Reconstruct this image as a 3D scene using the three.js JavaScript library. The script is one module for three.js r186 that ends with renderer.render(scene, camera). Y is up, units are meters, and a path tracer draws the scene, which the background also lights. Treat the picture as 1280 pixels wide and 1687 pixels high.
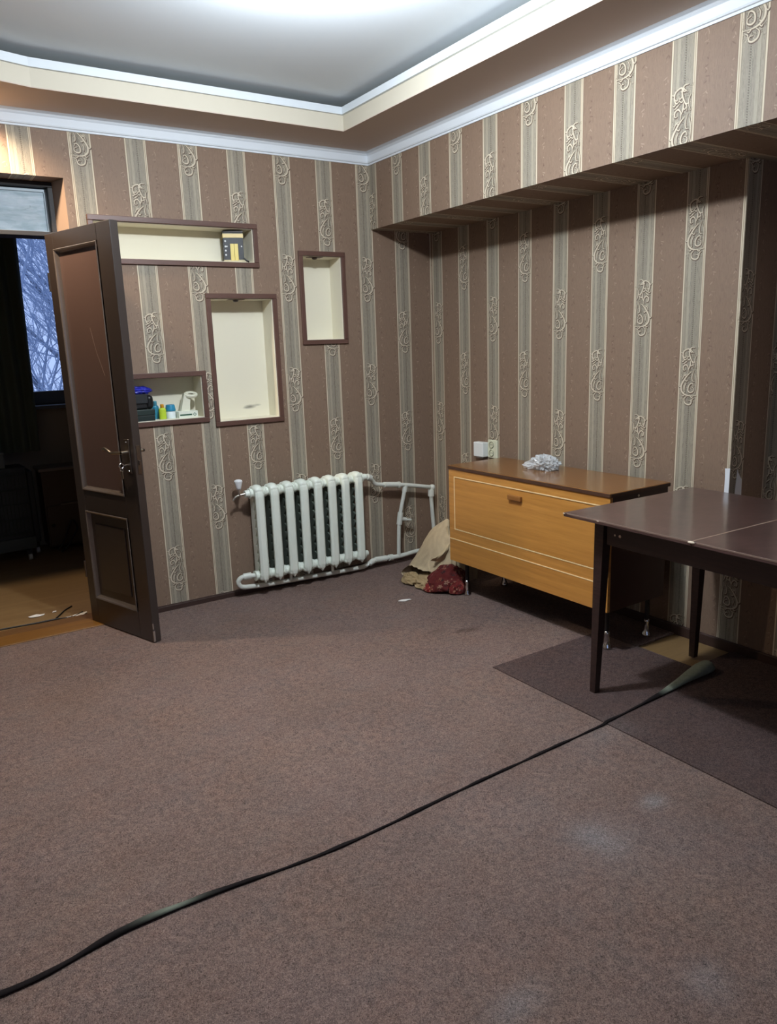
import * as THREE from 'three';
import { RoundedBoxGeometry } from 'three/addons/geometries/RoundedBoxGeometry.js';
import { mergeGeometries, mergeVertices } from 'three/addons/utils/BufferGeometryUtils.js';
import { ImprovedNoise } from 'three/addons/math/ImprovedNoise.js';

// ------------------------------------------------------------------ camera, sky, lights, exposure
const scene = new THREE.Scene();
const camera = new THREE.PerspectiveCamera(68.43, 1280 / 1687, 0.05, 120);
camera.position.set(-2.6174, 1.432, 4.125);
camera.rotation.order = 'YXZ';
camera.rotation.set(-0.216, -0.575, -0.0357);
camera.updateMatrixWorld();
scene.add(camera);
scene.background = new THREE.Color().setRGB(0.52, 0.70, 1.18);   // blue dusk seen through the windows

const renderer = new THREE.WebGLRenderer({ antialias: true });
renderer.toneMapping = THREE.LinearToneMapping;
renderer.toneMappingExposure = 1.0;
renderer.shadowMap.enabled = true;

const LAMP = new THREE.Vector3(-1.30, 2.585, 1.80);
const LAMP_POWER = 7.6, LAMP_DOWN = 3.4;
const SPOT = new THREE.Vector3(-2.2, 2.555, 0.15);
const SPOT_POWER = 8;

// ------------------------------------------------------------------ helpers
let seed = 7;
const rnd = () => { seed = (seed * 1664525 + 1013904223) >>> 0; return seed / 4294967296; };
const rr = (a, b) => a + (b - a) * rnd();
const perlin = new ImprovedNoise();
const V = (x, y, z) => new THREE.Vector3(x, y, z);
const used = {};
function numbered(n) { const k = used[n] = (used[n] || 0) + 1; return k === 1 ? n : `${n}_${String(k - 1).padStart(3, '0')}`; }
function tag(o, label, category, group, kind) {
  if (label) o.userData.label = label;
  if (category) o.userData.category = category;
  if (group) o.userData.group = group;
  if (kind) o.userData.kind = kind;
  return o;
}
function clean(g) {
  g = g.index ? g.toNonIndexed() : g;
  for (const k of Object.keys(g.attributes)) if (!['position', 'normal', 'uv'].includes(k)) g.deleteAttribute(k);
  if (!g.attributes.normal) g.computeVertexNormals();
  if (!g.attributes.uv) g.setAttribute('uv', new THREE.Float32BufferAttribute(new Float32Array(g.attributes.position.count * 2), 2));
  return g;
}
const join = (list) => mergeGeometries(list.map(clean));
function mesh(name, geo, mat, parent = scene) {
  const g = Array.isArray(geo) ? (geo.length > 1 ? join(geo) : geo[0]) : geo;
  const m = new THREE.Mesh(g, mat);
  m.name = parent === scene ? numbered(name) : name;
  m.castShadow = m.receiveShadow = true;
  parent.add(m);
  return m;
}
function thing(name, label, category, pos = [0, 0, 0], turn = 0, group) {
  const o = new THREE.Group(); o.name = numbered(name); scene.add(o);
  o.position.set(...pos); o.rotation.y = turn;
  return tag(o, label, category, group);
}
function setting(name, label) {
  const o = new THREE.Group(); o.name = numbered(name); scene.add(o);
  return tag(o, label, null, null, 'structure');
}
// box between two corners; uv in metres by face direction
function bx(x0, x1, y0, y1, z0, z1, r = 0) {
  const w = x1 - x0, h = y1 - y0, d = z1 - z0;
  const g = r ? new RoundedBoxGeometry(w, h, d, 2, Math.min(r, w / 2.01, h / 2.01, d / 2.01)) : new THREE.BoxGeometry(w, h, d);
  g.translate((x0 + x1) / 2, (y0 + y1) / 2, (z0 + z1) / 2);
  return metric(g);
}
function metric(g, uOf) {
  g = clean(g);
  const p = g.attributes.position, n = g.attributes.normal, uv = g.attributes.uv;
  for (let i = 0; i < p.count; i++) {
    const ax = Math.abs(n.getX(i)), ay = Math.abs(n.getY(i)), az = Math.abs(n.getZ(i));
    const x = p.getX(i), y = p.getY(i), z = p.getZ(i);
    let u, v;
    if (ax >= ay && ax >= az) { u = z; v = y; } else if (ay >= az) { u = uOf === 'z' ? z : x; v = uOf === 'z' ? x : z; } else { u = x; v = y; }
    uv.setXY(i, u, v);
  }
  return g;
}
// turn a mesh's metre uv so that the long side runs along u
function swapUV(g) { const uv = g.attributes.uv; for (let i = 0; i < uv.count; i++) uv.setXY(i, uv.getY(i), uv.getX(i)); return g; }
function tube(points, r, seg = 40, rad = 10, closed = false) {
  const c = new THREE.CatmullRomCurve3(points.map((p) => Array.isArray(p) ? V(...p) : p), closed, 'centripetal');
  return new THREE.TubeGeometry(c, seg, r, rad, closed);
}
function rod(a, b, r, r2 = r, seg = 16) {
  const A = V(...a), B = V(...b), d = B.clone().sub(A), g = new THREE.CylinderGeometry(r2, r, d.length(), seg);
  g.applyQuaternion(new THREE.Quaternion().setFromUnitVectors(V(0, 1, 0), d.clone().normalize()));
  return g.translate((A.x + B.x) / 2, (A.y + B.y) / 2, (A.z + B.z) / 2);
}
function lathe(pts, seg = 24) { return new THREE.LatheGeometry(pts.map(([r, y]) => new THREE.Vector2(r, y)), seg); }
function canvasTex(w, h, draw, srgb = true) {
  const c = document.createElement('canvas'); c.width = w; c.height = h;
  draw(c.getContext('2d'), w, h);
  const t = new THREE.CanvasTexture(c);
  t.wrapS = t.wrapT = THREE.RepeatWrapping;
  t.magFilter = THREE.LinearFilter;
  if (srgb) t.colorSpace = THREE.SRGBColorSpace;
  return t;
}
function placed(t, wide, high, u0 = 0, v0 = 0) {        // texture clone: one tile is wide x high metres
  const c = t.clone(); c.repeat.set(1 / wide, 1 / high); c.offset.set(u0, v0); c.needsUpdate = true; return c;
}
function noiseTex(n, fn, srgb) {                        // fn(x, y, n) -> [r, g, b] 0..255
  const d = new Uint8Array(n * n * 4);
  for (let y = 0; y < n; y++) for (let x = 0; x < n; x++) {
    const c = fn(x, y, n), i = (y * n + x) * 4;
    d[i] = c[0]; d[i + 1] = c[1]; d[i + 2] = c[2]; d[i + 3] = 255;
  }
  const t = new THREE.DataTexture(d, n, n, THREE.RGBAFormat);
  t.wrapS = t.wrapT = THREE.RepeatWrapping; t.magFilter = THREE.LinearFilter; t.minFilter = THREE.LinearMipmapLinearFilter; t.generateMipmaps = true;
  if (srgb) t.colorSpace = THREE.SRGBColorSpace;
  t.needsUpdate = true;
  return t;
}
const cl = (v) => Math.max(0, Math.min(255, v));
// seamless noise on an n-pixel tile
function tileNoise(x, y, n, f, s = 0) {
  const a = x / n, b = y / n, N = (u, v) => perlin.noise(u * f + s, v * f + s * 1.7, s);
  return (N(a, b) * (1 - a) + N(a - 1, b) * a) * (1 - b) + (N(a, b - 1) * (1 - a) + N(a - 1, b - 1) * a) * b;
}

// ------------------------------------------------------------------ textures
function scroll(c, X, Y, w, h, flip) {                  // the acanthus scroll printed on the wallpaper stripes
  const P = (u, v) => [X + (flip ? 1 - u : u) * w, Y + v * h];
  const curves = [
    [[0.27, .11], [.42, .07], [.6, .04], [.86, .08], [.9, .16], [.8, .225], [.66, .2], [.66, .15]],
    [[0.22, .02], [.4, .02], [.52, .07], [.5, .15], [.38, .24], [.27, .3], [.28, .36]],
    [[.45, .24], [.45, .32], [.53, .39]],
    [[.55, .45], [.56, .36], [.7, .31], [.85, .34], [.84, .4], [.72, .4]],
    [[.4, .44], [.55, .48], [.75, .56], [.92, .66], [.9, .76], [.7, .82], [.4, .84], [.04, .835]],
    [[.2, .68], [.26, .63], [.4, .64], [.5, .69], [.5, .76], [.36, .785], [.2, .76], [.2, .71], [.34, .69]],
    [[.58, .85], [.72, .9], [.66, .97], [.45, .995], [.3, .97], [.32, .925], [.45, .925]],
    [[.12, .45], [.05, .56], [.05, .7], [.1, .8]],
    [[.62, .24], [.78, .28], [.9, .3]], [[.2, .4], [.3, .5], [.28, .58], [.16, .6]],
    [[.6, .47], [.78, .5], [.88, .56]], [[.1, .16], [.18, .22], [.16, .3], [.08, .36]],
    [[.62, .62], [.72, .68], [.7, .75]], [[.14, .88], [.24, .9], [.24, .95]],
  ];
  const path = (pts) => {                               // smooth samples through the control points
    const q = pts.map(([u, v]) => new THREE.Vector2(...P(u, v))), k = new THREE.SplineCurve(q);
    return k.getPoints(Math.max(18, pts.length * 9));
  };
  const leaf = (pts, w0, col, dx, dy, grow) => {        // a stroke that swells in the middle and tapers at its ends
    const q = path(pts), n = q.length - 1; c.fillStyle = col;
    for (let i = 0; i <= n; i++) { const t = i / n, r = (w0 * (.35 + .65 * Math.sin(Math.PI * Math.min(1, t * 1.06)))) / 2 + grow; c.beginPath(); c.arc(q[i].x + dx, q[i].y + dy, r, 0, 7); c.fill(); }
  };
  for (let i = 0; i < 420; i++) {
    const [x, y] = P(rnd(), .02 + .96 * rnd()), l = rr(6, 24), a = rr(0, 6.3);
    c.strokeStyle = rnd() < .55 ? 'rgba(84,70,54,.5)' : 'rgba(196,182,156,.5)'; c.lineWidth = rr(1.5, 4);
    c.beginPath(); c.arc(x, y, l * .5, a, a + 2.4); c.stroke();
  }
  const more = [];
  for (const k of [4, 0, 1]) { const q = curves[k]; for (let i = 1; i < q.length - 1; i++) { const [u, v] = q[i]; more.push([[u, v], [u + (i % 2 ? .1 : -.12), v + .03], [u + (i % 2 ? .17 : -.2), v + .012]]); } }
  const all = curves.concat(more), W0 = (i) => i === 4 ? 19 : i < 7 ? 14 : 9;
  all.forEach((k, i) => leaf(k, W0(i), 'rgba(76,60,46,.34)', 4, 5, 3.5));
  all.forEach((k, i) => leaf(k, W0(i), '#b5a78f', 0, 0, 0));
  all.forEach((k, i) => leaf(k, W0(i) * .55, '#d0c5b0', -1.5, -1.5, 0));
}
const TW = 0.54, TH = 0.64;                             // wallpaper tile in metres: two stripes wide, one scroll repeat high
const GROUND = [130, 108, 90];
function wallpaper(bump) {
  seed = 11;
  return canvasTex(1080, 1280, (c, W, H) => {
    c.fillStyle = `rgb(${GROUND})`; c.fillRect(0, 0, W, H);
    for (let i = 0; i < 9000; i++) {                    // woven vertical mottle of the ground
      const x = rnd() * W, y = rnd() * H, l = rr(8, 46), s = rnd();
      c.fillStyle = s < .5 ? 'rgba(84,64,52,.13)' : 'rgba(170,146,126,.10)'; c.fillRect(x, y, rr(1, 4), l);
    }
    for (const gx of [0.27, 0.77]) for (const k of [-0.052, 0.052]) {   // two chains of little leaves on each brown band
      for (let j = 0; j < 16; j++) {
        const x = (gx * TW + TW * .25 + k) / TW * W % W, y = (j + .5) / 16 * H, f = j % 2 ? 1 : -1;
        for (const [dx, dy, a, l] of [[7 * f, -8, -.9 * f, 19], [-8 * f, 10, .7 * f, 13], [4 * f, 20, -.6 * f, 10]]) {
          if (rnd() < .28) continue;
          c.save(); c.translate(x + dx + rr(-9, 9), y + dy + rr(-14, 14)); c.rotate(a + rr(-.6, .6));
          c.fillStyle = rnd() < .3 ? 'rgba(92,70,56,.45)' : `rgba(190,168,146,${rr(.12, .46)})`;
          c.beginPath(); c.ellipse(0, 0, 4.6, l, 0, 0, 7); c.fill(); c.restore();
        }
      }
    }
    for (const B of [0, 1]) {
      const X = (B ? .405 : .135) / TW * W - 107, w = 214, fx = (a, b) => B ? [X + w - b, b - a] : [X + a, b - a];
      const g = c.createLinearGradient(X, 0, X + w, 0);
      const st = ['#9c917f', '#928979', '#8b8375', '#948b7b', '#9f9482'];
      (B ? st.slice().reverse() : st).forEach((s, i) => g.addColorStop(i / 4, s));
      c.fillStyle = g; c.fillRect(X, 0, w, H);
      for (let i = 0; i < 1500; i++) { const a = rr(26, 190); c.fillStyle = rnd() < .5 ? 'rgba(70,64,54,.2)' : 'rgba(190,182,156,.17)'; c.fillRect(X + a, rnd() * H, rr(1, 3.5), rr(6, 50)); }
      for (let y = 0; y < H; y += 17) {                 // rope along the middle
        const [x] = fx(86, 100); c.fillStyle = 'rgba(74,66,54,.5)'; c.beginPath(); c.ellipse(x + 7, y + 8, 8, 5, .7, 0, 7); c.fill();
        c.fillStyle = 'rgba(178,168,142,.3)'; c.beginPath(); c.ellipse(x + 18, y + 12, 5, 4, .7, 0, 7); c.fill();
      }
      const line = (a, b, col) => { const [x, ww] = fx(a, b); c.fillStyle = col; c.fillRect(x, 0, ww, H); };
      line(140, 166, 'rgba(178,169,146,.5)'); line(166, 170, 'rgba(96,86,70,.3)');
      line(0, 26, '#b3a58e'); line(2, 9, '#cfc2aa'); line(11, 15, '#95866f'); line(17, 24, '#c9bca4'); line(26, 30, 'rgba(96,84,68,.4)');
      line(200, 214, '#c0b298'); line(203, 210, '#d2c6ae'); line(195, 200, 'rgba(96,84,68,.4)'); line(-4, 0, 'rgba(84,64,52,.3)'); line(214, 218, 'rgba(84,64,52,.3)');
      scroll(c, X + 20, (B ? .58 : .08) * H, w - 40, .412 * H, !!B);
    }
    if (bump) {
      const d = c.getImageData(0, 0, W, H), p = d.data;
      for (let i = 0; i < p.length; i += 4) { const l = (p[i] + p[i + 1] + p[i + 2]) / 3; p[i] = p[i + 1] = p[i + 2] = l; }
      c.putImageData(d, 0, 0);
    }
  }, !bump);
}
const paperT = wallpaper(false), paperB = wallpaper(true);
function paperMat(u0, v0) {                             // u0: coordinate of an A stripe's centre line, v0: height of an A scroll's top
  const off = [0.25 - u0 / TW, 0.92 - v0 / TH];
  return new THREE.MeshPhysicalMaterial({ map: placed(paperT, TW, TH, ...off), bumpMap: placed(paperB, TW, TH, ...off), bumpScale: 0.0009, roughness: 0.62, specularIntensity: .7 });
}
seed = 21;
const carpetT = noiseTex(1024, (() => {
  const n = 1024, w = new Float32Array(n * n);
  for (let i = 0; i < n * n; i++) w[i] = rnd();
  for (let k = 0; k < 60000; k++) {                     // short curly tufts
    let x = rnd() * n, y = rnd() * n, a = rnd() * 6.3; const t = rnd() < .5 ? -.5 : .5;
    for (let j = 0; j < 9; j++) { w[((y | 0) & 1023) * n + ((x | 0) & 1023)] += t; x += Math.cos(a); y += Math.sin(a); a += .16; }
  }
  return (x, y) => {
    const g = (w[y * n + x] + w[y * n + ((x + 1) & 1023)] + w[((y + 1) & 1023) * n + x]) / 3 - .5, b = tileNoise(x, y, n, 26, 3), m = tileNoise(x, y, n, 7, 9);
    const l = 1 + .5 * g + .13 * b, h = m * 6 + b * 5;
    return [cl(206 * l + h), cl(200 * l - h * .2), cl(197 * l - h * .8)];
  };
})(), true);
const carpetB = noiseTex(512, (x, y) => { const v = 128 + 110 * (rnd() - .5) + 70 * tileNoise(x, y, 512, 90, 5); return [cl(v), cl(v), cl(v)]; }, false);
function stretched(x, y, n, fx, fy, s) {                // seamless noise drawn out along x
  const a = x / n, b = y / n, N = (u, v) => perlin.noise(u * fx + s, v * fy + s * 1.7, s);
  return (N(a, b) * (1 - a) + N(a - 1, b) * a) * (1 - b) + (N(a, b - 1) * (1 - a) + N(a - 1, b - 1) * a) * b;
}
function wood(base, dark, amp, n = 512) {               // grain along u
  const s = rnd() * 50;
  return noiseTex(n, (x, y) => {
    const bend = tileNoise(x, y, n, 2, s) * 12;
    const a = stretched(x, y + bend, n, 2, 22, s + 3) * .7 + stretched(x, y + bend, n, 3, 9, s + 8) * .4;
    const fine = stretched(x, y, n, 9, 90, s + 5) * .45 + (rnd() - .5) * .1;
    const t = Math.max(0, Math.min(1, .5 + amp * (a + fine)));
    return base.map((b, i) => cl(b * (1 - t) + dark[i] * t));
  }, true);
}
seed = 31;
const chestT = wood([208, 150, 76], [172, 116, 50], .7), darkT = wood([62, 42, 36], [30, 20, 19], .8), linoT = wood([150, 122, 82], [116, 90, 58], .7);
const smearT = noiseTex(512, (x, y) => { const v = 128 + 120 * tileNoise(x, y, 512, 6, 4) + 60 * tileNoise(x, y, 512, 22, 8) + 40 * (rnd() - .5); return [cl(v), cl(v), cl(v)]; }, false);
const topT = noiseTex(1024, (x, y) => {
  const a = tileNoise(x, y, 1024, 5, 2), b = tileNoise(x, y, 1024, 18, 7), s = tileNoise(x * .3, y, 1024, 60, 1), t = .5 + .5 * a + .35 * b;
  return [cl(64 + 34 * t + 12 * s), cl(45 + 30 * t + 9 * s), cl(42 + 28 * t + 8 * s)];
}, true);

// ------------------------------------------------------------------ materials
const M = (o) => new THREE.MeshStandardMaterial(o);
const MP = (o) => new THREE.MeshPhysicalMaterial(o);
const mats = {
  back: paperMat(-0.042, 1.335), alcove: paperMat(1.683, 1.065), beam: paperMat(0.30, 2.02), pier: paperMat(0.456 + 0.045, 1.065),
  plain: M({ color: '#c9b8aa', roughness: .8 }),
  ceiling: M({ color: '#e9f2f7', roughness: .9 }),
  white: M({ color: '#e9eaea', roughness: .6 }),
  cream: M({ color: '#e9e3cd', roughness: .75 }),
  riser: M({ color: '#c9c2b0', roughness: .8 }),
  trim: M({ color: '#5b4036', roughness: .45 }),
  base: M({ color: '#3d2a24', roughness: .5 }),
  door: MP({ color: '#332b27', roughness: .34, roughnessMap: null, clearcoat: .35, clearcoatRoughness: .3 }),
  doorMould: MP({ color: '#5b524c', roughness: .26, clearcoat: .7, clearcoatRoughness: .25 }),
  doorPanel: MP({ color: '#57453f', roughness: .3, clearcoat: .6, clearcoatRoughness: .2 }),
  steel: M({ color: '#b9b1a4', metalness: 1, roughness: .28 }),
  chrome: M({ color: '#d5d8da', metalness: 1, roughness: .15 }),
  rad: MP({ color: '#eef5e8', roughness: .3, clearcoat: .3, clearcoatRoughness: .25 }),
  chest: MP({ map: placed(chestT, .7, .35), roughness: .38, clearcoat: .25, clearcoatRoughness: .3 }),
  chestTop: MP({ color: '#b4ada8', map: placed(chestT, .9, .5), roughness: .2, clearcoat: .5, clearcoatRoughness: .2 }),
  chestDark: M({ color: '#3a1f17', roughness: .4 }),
  inlay: M({ color: '#eed09a', roughness: .4 }),
  table: MP({ map: placed(darkT, .6, .3), roughness: .4 }),
  tableTop: MP({ map: placed(topT, .9, .9), roughness: .28, roughnessMap: null, bumpMap: placed(smearT, .5, .5), bumpScale: .0003, clearcoat: .8, clearcoatRoughness: .13, specularIntensity: 1 }),
  chip: M({ color: '#d8c8b0', roughness: .8 }),
  lino: MP({ map: placed(linoT, 1.3, .8), roughness: .38 }),
  black: M({ color: '#121314', roughness: .45 }),
  plasterWhite: M({ color: '#e3e6ea', roughness: .9 }),
};

// ------------------------------------------------------------------ room shell
const HC = 2.5, HS = 2.135, D = 0.456, BAND = 2.568, TOP = 2.722, LIP = 2.682;
// floor: ochre linoleum under everything
mesh('floor', bx(-4.2, 0.95, -0.12, 0, -2.45, 5.8), mats.lino).userData.kind = 'structure';

// back wall with the doorway and four niches cut out
const NICHES = {
  long: [-1.645, -0.783, 1.917, 2.103], big: [-1.068, -0.69, 1.045, 1.728], narrow: [-0.486, -0.222, 1.484, 1.972], low: [-1.62, -1.15, 1.078, 1.314],
};
{
  const s = new THREE.Shape([[-4.2, 0], [-3.0, 0], [-3.0, 2.287], [-1.756, 2.287], [-1.756, 0], [D + .02, 0], [D + .02, 2.78], [-4.2, 2.78]].map((p) => new THREE.Vector2(...p)));
  for (const [a, b, c, d] of Object.values(NICHES)) s.holes.push(new THREE.Path([[a, c], [a, d], [b, d], [b, c]].map((p) => new THREE.Vector2(...p))));
  const g = new THREE.ExtrudeGeometry(s, { depth: .28, bevelEnabled: false, steps: 1 }).translate(0, 0, -.28);
  const wall = mesh('wall_back', metric(g), mats.back); wall.userData.kind = 'structure';
  const smudge = canvasTex(256, 512, (c, w, h) => {
    c.fillStyle = '#e9e3cd'; c.fillRect(0, 0, w, h);
    for (const [x, y, r, k, a] of [[.66, .905, 30, .35, .75], [.78, .895, 22, .3, .35], [.6, .912, 20, .3, .4]]) {
      c.save(); c.translate(x * w, y * h); c.scale(1, k);
      const q = c.createRadialGradient(0, 0, 0, 0, 0, r); q.addColorStop(0, `rgba(90,86,76,${a})`); q.addColorStop(1, 'rgba(90,86,76,0)'); c.fillStyle = q; c.fillRect(-r, -r, 2 * r, 2 * r); c.restore();
    }
  });
  for (const [k, [a, b, c, d]] of Object.entries(NICHES)) {
    const z = -.135, t = .006;
    mesh('niche_lining', [bx(a + .0005, a + t, c, d, z, .0), bx(b - t, b - .0005, c, d, z, .0), bx(a + t, b - t, c + .0005, c + t, z, .0), bx(a + t, b - t, d - t, d - .0005, z, .0)], mats.cream, wall);
    const back = new THREE.BoxGeometry(b - a - .001, d - c - .001, t).translate((a + b) / 2, (c + d) / 2, z - t / 2);
    mesh('niche_back', back, k === 'big' ? M({ map: smudge, roughness: .75 }) : mats.cream, wall);
  }
  const names = { long: 'dark brown trim frame around the long horizontal niche', big: 'dark brown trim frame around the large upright niche', narrow: 'dark brown trim frame around the narrow upright niche near the corner', low: 'dark brown trim frame around the low niche beside the door' };
  for (const [k, [a, b, c, d]] of Object.entries(NICHES)) {
    const tr = setting('trim_1', names[k]); tr.name = `trim_${Object.keys(NICHES).indexOf(k) + 1}`;
    const w = .024, o = .012, r = .003, i = .003;
    for (const g of [bx(a - w, b + w, d - i, d + w, -.002, o, r), bx(a - w, b + w, c - w, c + i, -.002, o, r), bx(a - w, a + i, c + i, d - i, -.002, o, r), bx(b - i, b + w, c + i, d - i, -.002, o, r)]) mesh('trim_board', g, mats.trim, tr);
  }
}
// right side: recessed alcove wall with a side niche, the boxed beam above, torn paper
{
  const w = mesh('wall_right', join([
    metric(bx(D, D + .5, 0, HS + .02, -.28, 2.185)), metric(bx(D, D + .5, 0, .6, 2.185, 4.0)),
  ]), mats.alcove); w.userData.kind = 'structure';
  const pier = mesh('niche_side', metric(new THREE.PlaneGeometry(.3, HS - .6).translate(D + .15, (HS + .6) / 2, 2.1855)), mats.pier, w);
  const inner = mesh('niche_back', bx(.752, .96, .6, HS + .02, 2.185, 4.0), paperMat(.3, 1.2), w);
  const flat = (pts, place) => { const g = new THREE.ExtrudeGeometry(new THREE.Shape(pts.map((p) => new THREE.Vector2(...p))), { depth: .0012, bevelEnabled: false }); return place(g); };
  mesh('torn_paper_patch', flat([[2.164, .70], [2.164, .81], [2.162, .848], [2.1858, .851], [2.1858, .70]], (g) => g.rotateY(-Math.PI / 2).translate(D, 0, 0)), mats.plasterWhite, w).userData.label = 'bare white plaster strip where wallpaper is torn';
  mesh('torn_paper_patch', flat([[.500, .70], [.506, .79], [.512, .842], [.519, .825], [.534, .805], [.549, .79], [.553, .70]], (g) => g.translate(0, 0, 2.1858)), mats.plasterWhite, w).userData.label = 'bare white plaster patch where wallpaper is torn';
  mesh('beam', metric(bx(0, .98, HS, 2.78, 0, 5.6), 'z'), mats.beam).userData.kind = 'structure';
  mesh('wall_right_far', bx(0, .98, 0, HS, 4.0, 5.6), mats.beam).name = 'wall_right_front';
  scene.getObjectByName('wall_right_front').userData.kind = 'structure';
}
mesh('wall_left', bx(-4.4, -4.2, 0, 2.78, -.28, 5.8), mats.back).userData.kind = 'structure';
mesh('wall_front', [bx(-4.2, -2.6, 0, 2.78, 5.6, 5.8), bx(-.9, .98, 0, 2.78, 5.6, 5.8), bx(-2.6, -.9, 0, .8, 5.6, 5.8), bx(-2.6, -.9, 2.2, 2.78, 5.6, 5.8)], mats.back).userData.kind = 'structure';
// ceiling: high centre field, lower brown border all round with a cream riser and white bead
mesh('ceiling', bx(-4.2, 0.98, TOP, TOP + .12, -.28, 5.8), mats.ceiling).userData.kind = 'structure';
{
  const outer = [[-4.2, 0], [0, 0], [0, 5.6], [-4.2, 5.6]], inner = [[-0.372, 0.352], [-0.372, 5.2], [-3.8, 5.2], [-3.8, .66], [-2.55, .50], [-1.915, 0.352]];
  const ring = (pts, y0, y1, holePts) => {
    const s = new THREE.Shape(pts.map(([x, z]) => new THREE.Vector2(x, -z)));
    s.holes.push(new THREE.Path(holePts.map(([x, z]) => new THREE.Vector2(x, -z))));
    return new THREE.ExtrudeGeometry(s, { depth: y1 - y0, bevelEnabled: false }).rotateX(-Math.PI / 2).translate(0, y0, 0);
  };
  const grow = (k) => { const cx = -2.0, cz = 2.8; return inner.map(([x, z]) => [x + Math.sign(x - cx) * k * (Math.abs(x - cx) > .2 ? 1 : .3), z + Math.sign(z - cz) * k]); };
  mesh('ceiling_border', ring(outer, BAND, BAND + .004, grow(-.0)), mats.plain).userData.kind = 'structure';
  mesh('ceiling_riser', ring(outer, BAND + .004, LIP - .036, inner), mats.riser).userData.kind = 'structure';
  const prof = ring(grow(.02), LIP - .036, LIP, grow(-.016)), beadM = M({ color: '#d3dade', roughness: .6 });
  mesh('ceiling_bead', prof, beadM).userData.kind = 'structure';
  // polystyrene cornice under the border
  const pr = [[0, HC], [.006, HC], [.008, HC + .008], [.014, HC + .010], [.017, HC + .016], [.018, HC + .048], [.024, HC + .054], [.027, HC + .060], [.036, HC + .063], [.043, BAND], [0, BAND]];
  const run = (n, along) => {                            // mitred strip: along(t, out) -> [x, z]
    const g = new THREE.BufferGeometry(), pos = [], idx = [];
    for (let i = 0; i < pr.length; i++) for (const e of [0, 1]) { const [x, z] = along(e, pr[i][0]); pos.push(x, pr[i][1], z); }
    for (let i = 0; i < pr.length - 1; i++) idx.push(2 * i, 2 * i + 1, 2 * i + 2, 2 * i + 1, 2 * i + 3, 2 * i + 2);
    g.setAttribute('position', new THREE.Float32BufferAttribute(pos, 3)); g.setIndex(idx);
    const q = g.toNonIndexed(); q.computeVertexNormals(); return mesh(n, q, mats.cornice, scene);
  };
  mats.cornice = M({ color: '#e0e7ec', roughness: .65, side: THREE.DoubleSide });
  run('cornice_back', (e, o) => e ? [-o, o] : [-4.2, o]).userData.kind = 'structure';
  run('cornice_right', (e, o) => e ? [-o, o] : [-o, 5.6]).userData.kind = 'structure';
}
// skirting boards
mesh('baseboard_back', [bx(-1.756, D, 0, .036, -.001, .014, .003), bx(-1.756, D, .034, .040, -.001, .010)], mats.base).userData.kind = 'structure';
mesh('baseboard_right', [bx(D - .016, D + .001, 0, .05, .014, 4.0, .003)], mats.base).userData.kind = 'structure';

// ------------------------------------------------------------------ carpets
function carpetGeo(rects, y0, y1, step, stain) {
  const parts = [];
  for (const [x0, x1, z0, z1] of rects) {
    const nx = Math.ceil((x1 - x0) / step), nz = Math.ceil((z1 - z0) / step);
    const g = new THREE.BoxGeometry(x1 - x0, y1 - y0, z1 - z0, nx, 1, nz).translate((x0 + x1) / 2, (y0 + y1) / 2, (z0 + z1) / 2);
    parts.push(metric(g));
  }
  const g = join(parts), p = g.attributes.position, c = new Float32Array(p.count * 3);
  for (let i = 0; i < p.count; i++) {
    const x = p.getX(i), z = p.getZ(i), k = stain(x, z);
    c[3 * i] = k[0]; c[3 * i + 1] = k[1]; c[3 * i + 2] = k[2];
  }
  g.setAttribute('color', new THREE.BufferAttribute(c, 3));
  return g;
}
const dust = [[-1.077, 2.811, .07, .08, .5], [-.803, 2.79, .045, .028, .7], [-1.266, 3.296, .05, .05, .35], [-1.661, 3.094, .07, .04, .4], [-1.0, 2.95, .2, .12, .12], [-.6, 2.42, .14, .07, .2], [-1.2, 2.6, .3, .1, .08]];
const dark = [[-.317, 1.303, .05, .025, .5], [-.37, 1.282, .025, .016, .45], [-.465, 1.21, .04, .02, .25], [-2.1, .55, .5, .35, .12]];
const blob = (list, x, z) => list.reduce((s, [a, b, u, w, k]) => s + k * Math.exp(-(((x - a) / u) ** 2) - ((z - b) / w) ** 2), 0);
const carpetColor = (base) => (x, z) => {
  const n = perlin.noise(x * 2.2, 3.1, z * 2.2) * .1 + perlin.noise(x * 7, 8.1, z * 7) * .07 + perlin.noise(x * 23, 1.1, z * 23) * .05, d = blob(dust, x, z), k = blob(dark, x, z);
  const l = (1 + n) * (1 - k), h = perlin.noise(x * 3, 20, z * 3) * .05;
  return [base[0] * l * (1 + h * .5) * (1 - d) + .42 * d, base[1] * l * (1 - d) + .42 * d, base[2] * l * (1 - h) * (1 - d) + .43 * d];
};
const carpetMat = MP({ map: placed(carpetT, .62, .62), bumpMap: placed(carpetB, .30, .30), bumpScale: .004, roughness: 1, vertexColors: true, specularIntensity: .15 });
const carpet = mesh('carpet', carpetGeo([[-4.19, D - .018, .016, 1.955], [-4.19, .14, 1.955, 3.99], [-4.19, -.002, 3.99, 5.59]], 0.0005, .008, .025, carpetColor([.30, .222, .194])), carpetMat);
tag(carpet, 'large mottled brown fitted carpet covering most of the floor', 'carpet');
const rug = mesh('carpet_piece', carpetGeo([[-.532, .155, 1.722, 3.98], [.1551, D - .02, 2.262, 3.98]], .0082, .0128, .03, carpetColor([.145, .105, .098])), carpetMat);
tag(rug, 'darker brown strip of carpet lying beneath the dark table', 'carpet');

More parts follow.
